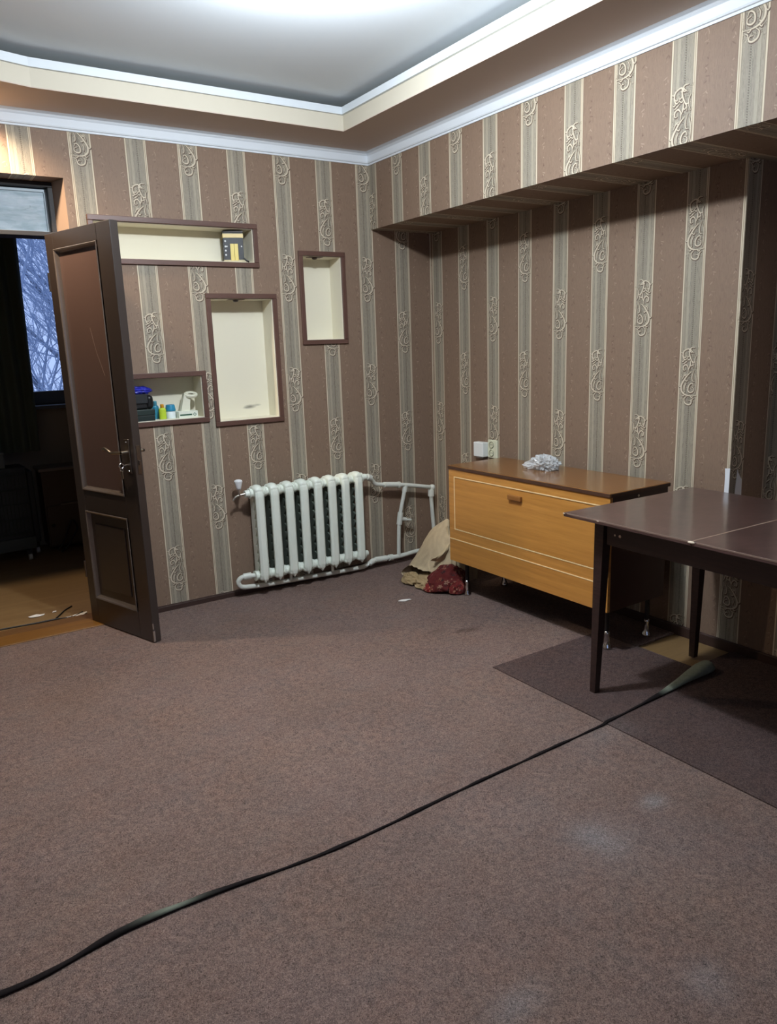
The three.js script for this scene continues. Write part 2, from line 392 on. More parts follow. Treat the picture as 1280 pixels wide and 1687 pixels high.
// ------------------------------------------------------------------ ceiling lamp (just above the frame) and the recessed spotlight over the door
{
  const t = thing('ceiling_lamp', 'round white ceiling lamp with a glowing bulb, above the middle of the room', 'lamp', [LAMP.x, 0, LAMP.z]);
  mesh('ceiling_plate', lathe([[0, TOP], [.07, TOP], [.07, TOP - .012], [.05, TOP - .024], [0, TOP - .024]]), mats.white, t);
  mesh('stem', rod([0, TOP - .02, 0], [0, LAMP.y + .05, 0], .008), mats.white, t);
  const b = mesh('bulb', new THREE.SphereGeometry(.048, 24, 16).translate(0, LAMP.y, 0), M({ color: '#ffffff', emissive: '#f4fbff', emissiveIntensity: 6 }), t);
  b.castShadow = false;
  const l = new THREE.PointLight(new THREE.Color().setRGB(.93, 1, 1.08), LAMP_POWER, 0, 2); l.position.copy(LAMP); l.castShadow = true; l.shadow.radius = 2.4; scene.add(l); l.name = 'lamp_light';
  const dl = new THREE.SpotLight(new THREE.Color().setRGB(.93, 1, 1.08), LAMP_DOWN, 0, 1.38, 1, 2); dl.position.set(LAMP.x, LAMP.y - .05, LAMP.z); dl.target.position.set(LAMP.x, 0, LAMP.z); dl.castShadow = true; dl.shadow.radius = 2.4; scene.add(dl, dl.target); dl.name = 'lamp_down_light'; dl.target.name = 'lamp_target';
  const s = thing('ceiling_spotlight', 'small recessed spotlight in the ceiling border above the doorway', 'lamp', [SPOT.x, 0, SPOT.z]);
  mesh('ring', lathe([[.03, BAND], [.045, BAND], [.045, BAND - .006], [.034, BAND - .008], [.03, BAND]]), mats.steel, s);
  mesh('lens', lathe([[0, BAND - .003], [.03, BAND - .003], [.03, BAND - .001], [0, BAND - .001]]), M({ color: '#fff', emissive: '#ffd9a8', emissiveIntensity: 5 }), s);
  const sl = new THREE.SpotLight('#ffe6c8', SPOT_POWER, 0, 1.35, .7, 2); sl.position.set(SPOT.x, SPOT.y - .012, SPOT.z); sl.target.position.set(SPOT.x, 0, SPOT.z); sl.castShadow = true; sl.shadow.radius = 1.4; scene.add(sl, sl.target); sl.name = 'spot_light'; sl.target.name = 'spot_target';
}
// front window behind the camera: frame, glass
{
  const w = setting('window_2', 'window in the wall behind the camera');
  mesh('window_frame', [bx(-2.6, -.9, .8, .86, 5.66, 5.72), bx(-2.6, -.9, 2.14, 2.2, 5.66, 5.72), bx(-2.6, -2.54, .86, 2.14, 5.66, 5.72), bx(-.96, -.9, .86, 2.14, 5.66, 5.72), bx(-1.78, -1.72, .86, 2.14, 5.66, 5.72)], mats.white, w);
}

// ------------------------------------------------------------------ doorway: frame, transom, open leaf
{
  const f = setting('door_2', 'dark brown frame of the doorway');
  const z0 = -.24, z1 = -.12;
  const fm = M({ color: '#1d1917', roughness: .6 });
  mesh('jamb', bx(-1.812, -1.757, 0, 2.262, z0, z1, .003), fm, f);
  mesh('reveal_board', new THREE.ExtrudeGeometry(new THREE.Shape([[-1.7555, 0], [-1.790, .1198], [-1.7555, .1198]].map((p) => new THREE.Vector2(...p))), { depth: 2.286, bevelEnabled: false }).rotateX(-Math.PI / 2), M({ color: '#8f7866', roughness: .75 }), f);
  mesh('head', bx(-3.0, -1.757, 2.262, 2.286, z0, z1, .003), fm, f);
  mesh('transom_bar', bx(-3.0, -1.80, 2.03, 2.052, z0, z1, .003), fm, f);
  const board = canvasTex(512, 256, (c, w, h) => {
    seed = 77; c.fillStyle = '#a9bcc6'; c.fillRect(0, 0, w, h);
    for (let i = 0; i < 900; i++) { c.fillStyle = rnd() < .5 ? 'rgba(214,226,232,.16)' : 'rgba(132,150,162,.14)'; c.beginPath(); c.ellipse(rnd() * w, rnd() * h, rr(6, 46), rr(3, 14), rr(-.2, .2), 0, 7); c.fill(); }
    for (let i = 0; i < 10; i++) { c.strokeStyle = 'rgba(100,116,128,.5)'; c.lineWidth = rr(1, 2.5); c.beginPath(); const x = rnd() * w, y = rnd() * h; c.moveTo(x, y); c.lineTo(x + rr(-30, 30), y + rr(-8, 8)); c.stroke(); }
  });
  const tp = mesh('transom_panel', bx(-3.0, -1.805, 2.05, 2.258, -.185, -.165), M({ map: placed(board, .9, .3), roughness: .6 }), f);
  tp.userData.label = 'pale blue painted transom panel';
  mesh('transom_bead', [bx(-1.826, -1.806, 2.052, 2.256, -.166, -.157, .004), bx(-3.0, -1.806, 2.243, 2.258, -.166, -.157, .004), bx(-3.0, -1.806, 2.052, 2.060, -.166, -.157, .003)], M({ color: '#b9c8d0', roughness: .5 }), f);
}
{
  const d = setting('door_1', 'dark brown panelled door leaf standing open into the room');
  d.position.set(-1.858, .012, -.098); d.rotation.y = -Math.atan2(.952, .306);
  const W = .585, H = 2.022, T = .042, r = .003;
  const bxl = (x0, x1, y0, y1, z0 = -T, z1 = 0) => bx(x0, x1, y0, y1, z0, z1, r);
  mesh('stile', bxl(0, .075, 0, H), mats.door, d); mesh('stile', bxl(.468, W, 0, H), mats.door, d);
  mesh('top_rail', bxl(.075, .468, 1.945, H), mats.door, d); mesh('lock_rail', bxl(.075, .468, .632, .742), mats.door, d); mesh('bottom_rail', bxl(.075, .468, 0, .142), mats.door, d);
  const up = mesh('upper_panel', bx(.07, .472, .74, 1.95, -.030, -.014), mats.doorPanel, d); up.userData.label = 'glossy red-brown upper panel';
  mesh('scratch', [rod([.30, 1.56, -.0138], [.335, 1.44, -.0138], .0009, .0006, 6), rod([.335, 1.44, -.0138], [.385, 1.33, -.0138], .0006, .0009, 6)], M({ color: '#806c60', roughness: .8 }), up);
  const lo = mesh('lower_panel', bx(.07, .472, .14, .635, -.030, -.014), mats.door, d);
  mesh('raised_field', bx(.135, .408, .205, .565, -.016, -.008, .004), mats.door, lo);
  const mould = (x0, x1, y0, y1) => {                    // four mitred mouldings
    const w = .02, pf = [[0, .004], [.004, .007], [.010, .004], [.014, -.004], [w, -.014]];
    const side = (a, b, nx, ny) => {
      const pos = [], idx = [];
      for (const [o, z] of pf) { pos.push(a[0] + (nx + (a[2] || 0)) * o, a[1] + (ny + (a[3] || 0)) * o, z, b[0] + (nx + (b[2] || 0)) * o, b[1] + (ny + (b[3] || 0)) * o, z); }
      for (let i = 0; i < pf.length - 1; i++) idx.push(2 * i, 2 * i + 1, 2 * i + 2, 2 * i + 1, 2 * i + 3, 2 * i + 2);
      const g = new THREE.BufferGeometry(); g.setAttribute('position', new THREE.Float32BufferAttribute(pos, 3)); g.setIndex(idx);
      const q = g.toNonIndexed(); q.computeVertexNormals(); mesh('moulding', q, mats.mould2, d);
    };
    side([x0, y1, 1, 0], [x1, y1, -1, 0], 0, -1); side([x0, y0, 1, 0], [x1, y0, -1, 0], 0, 1);
    side([x0, y0, 0, 1], [x0, y1, 0, -1], 1, 0); side([x1, y0, 0, 1], [x1, y1, 0, -1], -1, 0);
  };
  mats.mould2 = mats.doorMould.clone(); mats.mould2.side = THREE.DoubleSide;
  mould(.075, .468, .742, 1.945); mould(.075, .468, .142, .632);
  // lock plate with lever and key on the visible face, the other lever beyond the edge
  const plate = mesh('lock_plate', bx(.515, .553, .865, 1.03, -.001, .005, .004), mats.steelDark = M({ color: '#7b7167', metalness: 1, roughness: .38 }), d);
  mesh('screw', [rod([.534, 1.016, .004], [.534, 1.016, .0075], .004, .003, 10)], mats.chrome, plate);
  mesh('screw', [rod([.534, .876, .004], [.534, .876, .0075], .004, .003, 10)], mats.chrome, plate);
  const lever = (s, o) => [rod([.534, .967, o], [.534, .967, o + s * .035], .0085), tube([[.54, .967, o + s * .036], [.50, .966, o + s * .04], [.465, .964, o + s * .043], [.435, .975, o + s * .043], [.405, .982, o + s * .04], [.378, .975, o + s * .036]], .0075, 30, 10)];
  mesh('handle', lever(1, .004), mats.steel, d).userData.label = 'curved steel lever handle';
  mesh('handle', lever(-1, -T - .004), mats.steel, d);
  mesh('lock_plate', bx(.515, .553, .865, 1.03, -T - .005, -T + .001, .003), mats.steelDark, d);
  mesh('lock_edge_plate', [bx(W - .001, W + .0025, .86, 1.0, -.032, -.012, .001), bx(W, W + .010, .905, .928, -.027, -.017, .002)], mats.steelDark, d);
  const key = mesh('key', [rod([.53, .905, .004], [.53, .905, .03], .004), new THREE.TorusGeometry(.012, .0035, 8, 18).rotateY(Math.PI / 2).translate(.53, .905, .04)], mats.chrome, d);
  mesh('key_tag', [new THREE.TorusGeometry(.008, .0016, 6, 16).rotateY(.4).translate(.53, .888, .042), bx(.522, .538, .842, .882, .038, .043, .003)], mats.steel, key);
  for (const y of [.25, 1.75]) mesh('hinge', rod([-.004, y, -.002], [-.004, y + .09, -.002], .007), mats.steelDark, d);
  mesh('worn_paint', [bx(W - .006, W + .0007, .004, .06, -.010, .0006, .0003), bx(W - .003, W + .0006, .07, .10, -.006, .0005, .0002)], M({ color: '#8a7a70', roughness: .8 }), d);
}
// threshold and scraps lying on it
{
  const th = thing('threshold', 'worn ochre wooden threshold board across the doorway', 'threshold');
  mesh('board', bx(-2.99, -1.765, 0.001, .012, -.14, .012, .003), MP({ map: placed(linoT, .9, .4), roughness: .4, color: '#e8c88a' }), th);
  mesh('worn_edge', bx(-2.99, -1.765, .001, .009, -.24, -.145, .003), MP({ map: placed(linoT, .5, .2), color: '#c9b090', roughness: .5 }), th);
  const scrapMat = M({ color: '#e9e6e0', roughness: .8, side: THREE.DoubleSide });
  const scrap = (x, z, s, y, label, turn) => {
    const pts = []; for (let i = 0; i < 9; i++) { const a = i / 9 * 6.283, r = s * rr(.55, 1.1); pts.push(new THREE.Vector2(Math.cos(a) * r * 1.7, Math.sin(a) * r * .8)); }
    const g = new THREE.ExtrudeGeometry(new THREE.Shape(pts), { depth: .002, bevelEnabled: true, bevelSize: .001, bevelThickness: .001, bevelSegments: 1 }).rotateX(-Math.PI / 2);
    const p = g.attributes.position; for (let i = 0; i < p.count; i++) p.setY(i, Math.max(0, p.getY(i)) + .004 * (1 + perlin.noise(p.getX(i) * 60, 3, p.getZ(i) * 60)));
    g.computeVertexNormals();
    const m = mesh('paper_scrap', g, scrapMat); m.position.set(x, y, z); m.rotation.y = turn; return tag(m, label, 'scrap');
  };
  seed = 5;
  scrap(-1.885, -.262, .03, .0005, 'white crumpled paper scrap nearest the door on the threshold edge', .2);
  scrap(-1.955, -.255, .011, .0005, 'tiny white paper scrap on the threshold left of the larger scrap', .5);
  scrap(-2.10, -.40, .026, .0005, 'thin white paper scrap on the wooden floor beyond the threshold', .1);
  scrap(-2.0, -.41, .010, .0005, 'tiny pale scrap on wooden floor right of the thin scrap', .8);
  scrap(-.325, .726, .022, .0082, 'small torn white paper scrap on the brown carpet before the cloth bundle', 2.9);
  const cable = mesh('power_cable', [tube([[-2.9, .005, -.29], [-2.3, .005, -.285], [-2.12, .005, -.27], [-2.02, .006, -.265], [-1.93, .005, -.246], [-1.87, .005, -.30]], .0045, 60, 8), tube([[-2.02, .006, -.27], [-1.985, .006, -.33], [-1.945, .005, -.40], [-1.90, .005, -.45]], .004, 24, 8)], mats.black);
  tag(cable, 'thin black cable lying across the doorway threshold', 'cable');
}

// ------------------------------------------------------------------ side room beyond the doorway
{
  const dim = M({ color: '#8d877e', roughness: .9 });
  const wb = mesh('wall_sideroom_back', [bx(-4.2, -1.2, 0, 1.09, -2.4, -2.2), bx(-4.2, -1.2, 2.4, 2.75, -2.4, -2.2), bx(-4.2, -2.7, 1.09, 2.4, -2.4, -2.2), bx(-1.3, -1.2, 1.09, 2.4, -2.4, -2.2)], dim); wb.userData.kind = 'structure';
  mesh('wall_sideroom_right', bx(-1.2, -1.0, 0, 2.75, -2.4, -.28), dim).userData.kind = 'structure';
  mesh('wall_sideroom_left', bx(-4.4, -4.2, 0, 2.75, -2.4, -.28), dim).userData.kind = 'structure';
  mesh('ceiling_sideroom', bx(-4.4, -1.0, 2.72, 2.85, -2.4, -.28), dim).userData.kind = 'structure';
  const w = setting('window_1', 'window of the dark side room with bare trees outside');
  const fm = M({ color: '#59606a', roughness: .5 });
  mesh('window_frame', [bx(-2.7, -1.3, 1.09, 1.19, -2.30, -2.23, .006), bx(-2.7, -1.3, 2.33, 2.4, -2.30, -2.23, .006), bx(-2.7, -2.62, 1.19, 2.33, -2.30, -2.23, .006), bx(-1.38, -1.3, 1.19, 2.33, -2.30, -2.23, .006)], fm, w);
  mesh('window_sill', bx(-2.72, -1.28, 1.06, 1.088, -2.2, -2.1, .006), fm, w);
  mesh('pane', bx(-2.62, -1.38, 1.19, 2.33, -2.268, -2.264), MP({ color: '#ffffff', transmission: 1, roughness: 0, thickness: 0, ior: 1.5 }), w);
  // dark curtain
  const cg = new THREE.PlaneGeometry(.92, 1.72, 120, 24), p = cg.attributes.position;
  for (let i = 0; i < p.count; i++) { const x = p.getX(i), y = p.getY(i); p.setXYZ(i, x + .035 * (y / 1.72) * (x > .4 ? 1 : .6), y, .028 * Math.sin(x * 62 + .5 * Math.sin(y * 2)) + .012 * Math.sin(x * 23)); }
  cg.computeVertexNormals();
  const front = cg.clone().translate(0, 0, .0015), back = cg.clone().translate(0, 0, -.0015);
  const cur = thing('curtain', 'dark curtain hanging beside the window of the side room', 'curtain', [-2.165, 1.62, -2.05]);
  mesh('fabric', [front, back], MP({ color: '#5a6656', roughness: .95, transmission: .25, thickness: 0, side: THREE.DoubleSide }), cur);
  mesh('rail', rod([-.55, .87, 0], [.62, .87, 0], .012), mats.black, cur);
  // portable heater on casters
  const h = thing('portable_heater', 'black portable heater with front grille on white casters in side room', 'heater', [-2.17, 0, -1.9], .06);
  const hb = M({ color: '#272d2e', roughness: .5 });
  mesh('body', [bx(-.30, .30, .075, .68, -.12, .09, .015), bx(.30, .345, .10, .64, -.14, .05, .012)], hb, h);
  mesh('base_panel', bx(-.30, .30, .075, .165, .09, .115, .006), M({ color: '#3c4340', roughness: .5 }), h);
  const bars = []; for (let i = 0; i < 24; i++) bars.push(rod([-.285 + i * .0248, .18, .10], [-.285 + i * .0248, .65, .10], .003, .003, 6));
  for (let i = 0; i < 5; i++) bars.push(rod([-.29, .20 + i * .107, .104], [.29, .20 + i * .107, .104], .003, .003, 6));
  const gr = mesh('grille', bars, M({ color: '#39423d', metalness: .6, roughness: .5 }), h); gr.userData.kind = 'stuff';
  for (const [x, z] of [[.24, .13], [.33, -.05], [-.24, .13], [-.33, -.05]]) {
    const c = mesh('caster', new THREE.CylinderGeometry(.024, .024, .022, 18).rotateZ(Math.PI / 2).translate(x, .024, z), M({ color: '#c9ccca', roughness: .5 }), h);
    mesh('caster_fork', [bx(x - .018, x + .018, .046, .078, z - .014, z + .014, .004)], mats.black, c);
  }
  const bx1 = thing('storage_box', 'small grey box standing on the portable heater', 'box', [-2.06, .681, -1.86]);
  mesh('carton', bx(-.06, .06, 0, .105, -.04, .04, .006), M({ color: '#545c5e', roughness: .7 }), bx1); mesh('lid', bx(-.063, .063, .098, .115, -.043, .043, .005), M({ color: '#646c6e', roughness: .7 }), bx1);
  const cb = thing('small_cupboard', 'dim brown low cupboard behind the open door in side room', 'cupboard', [-1.60, 0, -2.06]);
  const cm = M({ color: '#4a3d30', roughness: .6 });
  mesh('carcass', bx(-.16, .16, .03, .61, -.12, .115, .004), cm, cb); mesh('top', bx(-.175, .175, .61, .632, -.13, .13, .004), M({ color: '#77706a', roughness: .45 }), cb);
  const dr = mesh('door', bx(-.15, .15, .045, .345, .115, .130, .004), cm, cb); mesh('door_edge', rod([-.05, .352, .132], [.15, .352, .132], .008), M({ color: '#6a625a', roughness: .5 }), cb); mesh('knob', new THREE.SphereGeometry(.012, 12, 8).translate(-.12, .2, .138), mats.black, dr);
  const loop = mesh('cable_loop', tube([[-1.72, .02, -1.86], [-1.66, .09, -1.88], [-1.61, .20, -1.9], [-1.585, .225, -1.9], [-1.56, .17, -1.9], [-1.60, .10, -1.88], [-1.66, .03, -1.86], [-1.70, .008, -1.85]], .007, 60, 8), mats.black);
  tag(loop, 'loop of black cable leaning against the dim low cupboard', 'cable');
}
// outdoors: ground and bare trees in blue dusk
{
  mesh('ground', bx(-30, 25, -3.3, -3.0, -45, -2.6), M({ color: '#8d97a8', roughness: 1 })).userData.kind = 'structure';
  const bark = M({ color: '#6b7280', roughness: 1 }), twigM = M({ color: '#aebbd0', roughness: 1 });
  const tree = (x, z, H, label, sd) => {
    seed = sd;
    const t = thing('bare_tree', label, 'tree', [x, -3.0, z], 0, 'bare trees outside the side room window'); const big = [], small = [];
    const grow = (a, dir, len, r, lv) => {
      const b = a.clone().addScaledVector(dir, len); (lv < 2 ? big : small).push(rod(a.toArray(), b.toArray(), r, r * .68, lv < 2 ? 7 : 3));
      if (lv >= 5) return;
      const n = lv === 0 ? 8 : lv < 3 ? 5 : 4;
      for (let i = 0; i < n; i++) {
        const q = a.clone().lerp(b, lv === 0 ? rr(.3, 1) : rr(.25, 1)), d2 = dir.clone().add(V(rr(-1, 1), rr(-.35, .6), rr(-1, 1)).multiplyScalar(lv === 0 ? .9 : .85)).normalize();
        grow(q, d2, len * rr(.48, .7), Math.max(.0034, r * .42), lv + 1);
      }
    };
    grow(V(0, 0, 0), V(rr(-.08, .08), 1, 0).normalize(), H * .55, H * .016, 0);
    mesh('trunk', big, bark, t); const tw = mesh('twigs', small, twigM, t); tw.userData.kind = 'stuff';
  };
  tree(-1.0, -6.5, 7.5, 'bare tree nearest the window of the side room', 3);
  tree(.6, -10.5, 9, 'taller bare tree behind the nearest one outside the window', 9);
  tree(-2.2, -17, 10, 'bare tree far back at the left of the window view', 27);
  tree(3.4, -22, 11, 'farthest bare tree at the right of the window view', 41);
}

// ------------------------------------------------------------------ things in the niches
{
  const z0 = -.07;
  // black souvenir box with a gold band and gold door, in the long niche
  const k = thing('souvenir_box', 'black cube-shaped gift box with gold band and gold doors in the long niche', 'box', [-.878, 1.9175, -.070], -.32);
  const gold = M({ color: '#c4ad74', metalness: .1, roughness: .45 }), goldY = M({ color: '#c2ae55', metalness: .1, roughness: .4 });
  mesh('body', bx(-.055, .055, .018, .165, -.045, .045, .002), M({ color: '#15171a', roughness: .5 }), k);
  mesh('lid', bx(-.057, .057, .165, .172, -.047, .047, .002), M({ color: '#241a14', roughness: .5 }), k);
  mesh('gold_band', [bx(-.0565, .0565, .136, .158, -.0465, .0465, .001)], gold, k);
  mesh('plinth', (() => { const g = new THREE.CylinderGeometry(.083, .098, .019, 4).rotateY(Math.PI / 4).scale(.94, 1, .78).translate(0, .0095, 0); return g; })(), M({ color: '#cfc6a4', roughness: .6 }), k);
  for (const x of [-.008, .014]) mesh('gold_door', bx(x - .0105, x + .0105, .012, .104, .044, .0475, .001), goldY, k);
  for (const y of [.045, .068, .090, .118]) mesh('white_dot', new THREE.SphereGeometry(.0052, 10, 8).scale(1, 1, .4).translate(-.044, y, .0455), mats.white, k);
  for (const [x, y] of [[-.036, .090], [.044, .090]]) mesh('white_dot', new THREE.SphereGeometry(.004, 10, 8).scale(1, 1, .4).translate(x, y, .0455), mats.white, k);
  mesh('cord', tube([[.052, .028, .05], [.065, .014, .052], [.078, .008, .05], [.07, .005, .04], [.055, .005, .046]], .004, 20, 6), mats.black, k);

  const nz = -.066, y0 = 1.0785;
  const bag = new THREE.IcosahedronGeometry(.05, 5); { const p = bag.attributes.position; for (let i = 0; i < p.count; i++) { const v = V(p.getX(i), p.getY(i), p.getZ(i)).normalize(), q = 1 + .5 * Math.abs(perlin.noise(v.x * 3, v.y * 3, v.z * 3)) - .3 * Math.abs(perlin.noise(v.x * 7 + 3, v.y * 7, v.z * 7)); p.setXYZ(i, v.x * .066 * q, v.y * .022 * q, v.z * .034 * q); } bag.computeVertexNormals(); }
  const bb = mesh('plastic_bag', bag, M({ color: '#2a2fa8', roughness: .35 })); bb.position.set(-1.487, 1.2465, nz + .005); tag(bb, 'crumpled bright blue plastic bag on top of the black case in low niche', 'bag');
  const cs = thing('camera_case', 'black case beneath the blue bag in the low niche', 'case', [-1.50, 1.148, nz]);
  mesh('body', bx(-.07, .05, 0, .078, -.045, .045, .01), mats.black, cs); mesh('flap', bx(-.066, .046, .03, .081, .044, .052, .004), M({ color: '#1d2022', roughness: .7 }), cs); mesh('pocket', (() => new THREE.CapsuleGeometry(.021, .034, 6, 14).translate(.056, .036, .034))(), M({ color: '#0f1112', roughness: .4 }), cs);
  const bk = thing('dark_box', 'dark green box lying flat at the bottom of the low niche', 'box', [-1.495, y0, nz]);
  mesh('carton', bx(-.10, .07, 0, .036, -.052, .056, .003), M({ color: '#14221f', roughness: .5 }), bk); mesh('lid', bx(-.102, .072, .037, .068, -.054, .058, .004), M({ color: '#22302c', roughness: .45 }), bk);
  const bottle = (name, label, x, z, hgt, r, body, cap) => {
    const t = thing(name, label, 'bottle', [x, y0, z]);
    mesh('body', lathe([[0, 0], [r * .92, 0], [r, .004], [r, hgt * .66], [r * .8, hgt * .74], [r * .45, hgt * .78], [0, hgt * .78]], 20).scale(1, 1, .75), body, t);
    mesh('cap', lathe([[0, hgt * .775], [r * .5, hgt * .775], [r * .5, hgt * .97], [r * .42, hgt], [0, hgt]], 16), cap, t);
  };
  bottle('small_bottle', 'small teal blue bottle behind the yellow-green one in low niche', -1.392, -.105, .105, .019, M({ color: '#2f7f96', roughness: .35 }), M({ color: '#4c94a8', roughness: .4 }));
  bottle('small_bottle', 'yellow-green bottle with an orange cap in the low niche', -1.370, -.055, .088, .020, M({ color: '#b7cf38', roughness: .35 }), M({ color: '#e0a02c', roughness: .4 }));
  const tub = thing('cream_tub', 'white tub with a blue lid in the low niche', 'tub', [-1.320, y0, -.07]);
  mesh('body', lathe([[0, 0], [.022, 0], [.026, .004], [.026, .046], [0, .046]], 24), M({ color: '#dfe8e6', roughness: .4 }), tub); mesh('lid', lathe([[0, .046], [.0275, .046], [.0285, .05], [.024, .078], [.021, .082], [0, .082]], 24), M({ color: '#2f86a8', roughness: .35 }), tub);
  const wb = thing('white_box', 'flat white carton with a green stripe in the low niche', 'box', [-1.236, y0, -.062]);
  mesh('carton', bx(-.055, .055, 0, .042, -.04, .04, .002), M({ color: '#e6ead9', roughness: .6 }), wb); mesh('green_stripe', bx(-.048, .02, .018, .026, .0395, .0408), M({ color: '#2d5a44', roughness: .5 }), wb);
  mesh('emblem', new THREE.TorusGeometry(.009, .0022, 6, 4).translate(.036, .022, .0403), M({ color: '#5c7d6a', roughness: .5 }), wb);
  const fl = thing('white_holder', 'white plastic holder with a ring-shaped head standing on the flat white carton', 'holder', [-1.225, y0 + .0425, -.066]);
  const hm = M({ color: '#e4e2cc', roughness: .5 });
  mesh('stand', (() => { const s = new THREE.Shape([[-.04, 0], [.006, 0], [.012, .05], [.02, .088], [-.014, .092]].map((q) => new THREE.Vector2(...q))); return new THREE.ExtrudeGeometry(s, { depth: .03, bevelSize: .003, bevelThickness: .003, bevelSegments: 2 }).translate(0, 0, -.015); })(), hm, fl);
  mesh('ring_head', [lathe([[.014, -.009], [.031, -.009], [.034, -.005], [.034, .005], [.031, .009], [.014, .009], [.014, -.009]], 28).scale(1.15, 1, .85).rotateX(.42).translate(.024, .086, .006)], hm, fl);
  mesh('dark_hole', [new THREE.CylinderGeometry(.0135, .0135, .012, 20).scale(1.15, 1, .85).rotateX(.42).translate(.024, .086, .006)], M({ color: '#77735f', roughness: .7 }), fl);
  // little unlit spotlights under the niche heads
  const spot = (x, y, label) => { const t = thing('niche_spotlight', label, 'spotlight', [x, y, -.03]); mesh('plate', bx(-.046, .046, -.008, 0, -.026, .026, .003), mats.trim, t); mesh('lens', lathe([[0, -.02], [.012, -.018], [.017, -.010], [.018, -.008], [0, -.008]], 18), M({ color: '#3a2c24', roughness: .3 }), t); };
  spot(-.903, 1.7275, 'unlit brown spotlight under the top of the large upright niche'); spot(-.385, 1.9715, 'unlit brown spotlight under the top of the narrow upright niche');
}

// ------------------------------------------------------------------ radiator and pipes
{
  const R = thing('cast_iron_radiator', 'white painted eight-section cast iron radiator on the back wall', 'radiator', [-.918, 0, 0]);
  const column = (zc, yb, yt, tip) => {                   // faceted upright column lofted along y
    const pts = [[.018, .0], [.0265, .008], [.0265, .020], [.015, .030], [-.015, .030], [-.0265, .020], [-.0265, .008], [-.018, 0]].map(([x, z]) => [x, z - .012]);
    const lv = tip ? [[yb - .036, .02, .35], [yb - .012, .75, .85], [yb + .01, 1, 1], [yt - .03, 1, 1], [yt - .008, .95, .8], [yt + .008, .7, .45]] : [[yb, .6, .6], [yb + .02, 1, 1], [yt - .02, 1, 1], [yt, .6, .6]];
    const pos = [], idx = [], n = pts.length;
    for (const [y, sx, sz] of lv) for (const [x, z] of pts) pos.push(x * sx, y, zc + z * sz * 1.1);
    for (let j = 0; j < lv.length - 1; j++) for (let i = 0; i < n; i++) { const a = j * n + i, b = j * n + (i + 1) % n; idx.push(a, a + n, b, b, a + n, b + n); }
    for (let i = 1; i < n - 1; i++) { idx.push(0, i, i + 1); const o = (lv.length - 1) * n; idx.push(o, o + i + 1, o + i); }
    const g = new THREE.BufferGeometry(); g.setAttribute('position', new THREE.Float32BufferAttribute(pos, 3)); g.setIndex(idx); const q = g.toNonIndexed(); q.computeVertexNormals(); return q;
  };
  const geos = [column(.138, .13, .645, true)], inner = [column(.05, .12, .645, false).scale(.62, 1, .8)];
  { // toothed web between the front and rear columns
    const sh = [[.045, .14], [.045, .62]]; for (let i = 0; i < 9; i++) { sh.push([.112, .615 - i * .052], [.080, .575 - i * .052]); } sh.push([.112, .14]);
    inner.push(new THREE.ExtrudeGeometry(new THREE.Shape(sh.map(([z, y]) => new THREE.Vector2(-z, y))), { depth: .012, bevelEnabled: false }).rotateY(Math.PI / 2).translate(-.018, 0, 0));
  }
  for (const y of [.632, .135]) {
    geos.push(rod([-.0475, y, .098], [.0475, y, .098], .026, .026, 18));
    geos.push(rod([-.047, y, .098], [-.040, y, .098], .031, .031, 18), rod([.040, y, .098], [.047, y, .098], .031, .031, 18));
    geos.push(bx(-.028, .028, y - .030, y + (y > .4 ? .036 : .02), .045, .150, .018));
  }
  geos.push(new THREE.SphereGeometry(.034, 18, 12).scale(.9, .7, 1.3).translate(0, .655, .105));
  const secG = join(geos), inG = join(inner), webShadeM = M({ color: '#4d564c', roughness: .8 });  // shade of the gaps between sections painted into the dark web colour
  for (let i = 0; i < 8; i++) { const s = mesh('section', secG, mats.rad, R); s.position.x = i * .0955; mesh('inner_web', inG, i ? webShadeM : mats.rad, s); }
  mesh('plug', rod([-.072, .632, .098], [-.045, .632, .098], .02, .024, 8), mats.rad, R);
  mesh('nut', rod([.715, .632, .098], [.745, .632, .098], .022, .022, 6), mats.rad, R);
  mesh('plug', rod([.715, .135, .098], [.738, .135, .098], .02, .018, 8), mats.rad, R);
  for (const x of [.19, .48]) mesh('bracket', [rod([x, .10, .002], [x, .10, .09], .008), rod([x, .06, .09], [x, .115, .09], .009)], mats.rad, R);
  const val = mesh('air_valve', [tube([[-.07, .632, .098], [-.10, .628, .09], [-.125, .618, .085], [-.14, .60, .085]], .007, 20, 8), rod([-.10, .628, .09], [-.10, .665, .085], .008)], mats.steel, R);
  mesh('valve_knob', lathe([[0, .66], [.012, .66], [.014, .668], [.024, .705], [.022, .714], [.012, .718], [0, .716]], 10).translate(-.10, 0, .085), mats.white, val);

  const P = thing('heating_pipes', 'white painted heating pipes running from the radiator to the corner', 'pipes');
  const pm = MP({ color: '#dcdfd4', roughness: .4, clearcoat: .2 });
  mesh('supply_pipe', [tube([[-.172, .632, .098], [-.14, .625, .092], [-.112, .598, .082], [-.085, .572, .074], [-.04, .562, .072], [.14, .536, .07], [.37, .490, .07]], .0135, 60, 12), rod([-.02, .558, .072], [.09, .544, .071], .0185), rod([-.16, .63, .097], [-.13, .618, .09], .021), rod([.09, .543, .071], [.105, .541, .071], .0215)], pm, P);
  mesh('riser_pipe', [tube([[.37, .491, .07], [.362, .475, .07], [.360, .44, .07], [.366, .34, .07], [.376, .2, .07], [.385, .04, .07]], .0135, 40, 12), rod([.361, .475, .07], [.36, .43, .07], .021), new THREE.SphereGeometry(.022, 14, 10).translate(.37, .489, .07)], pm, P);
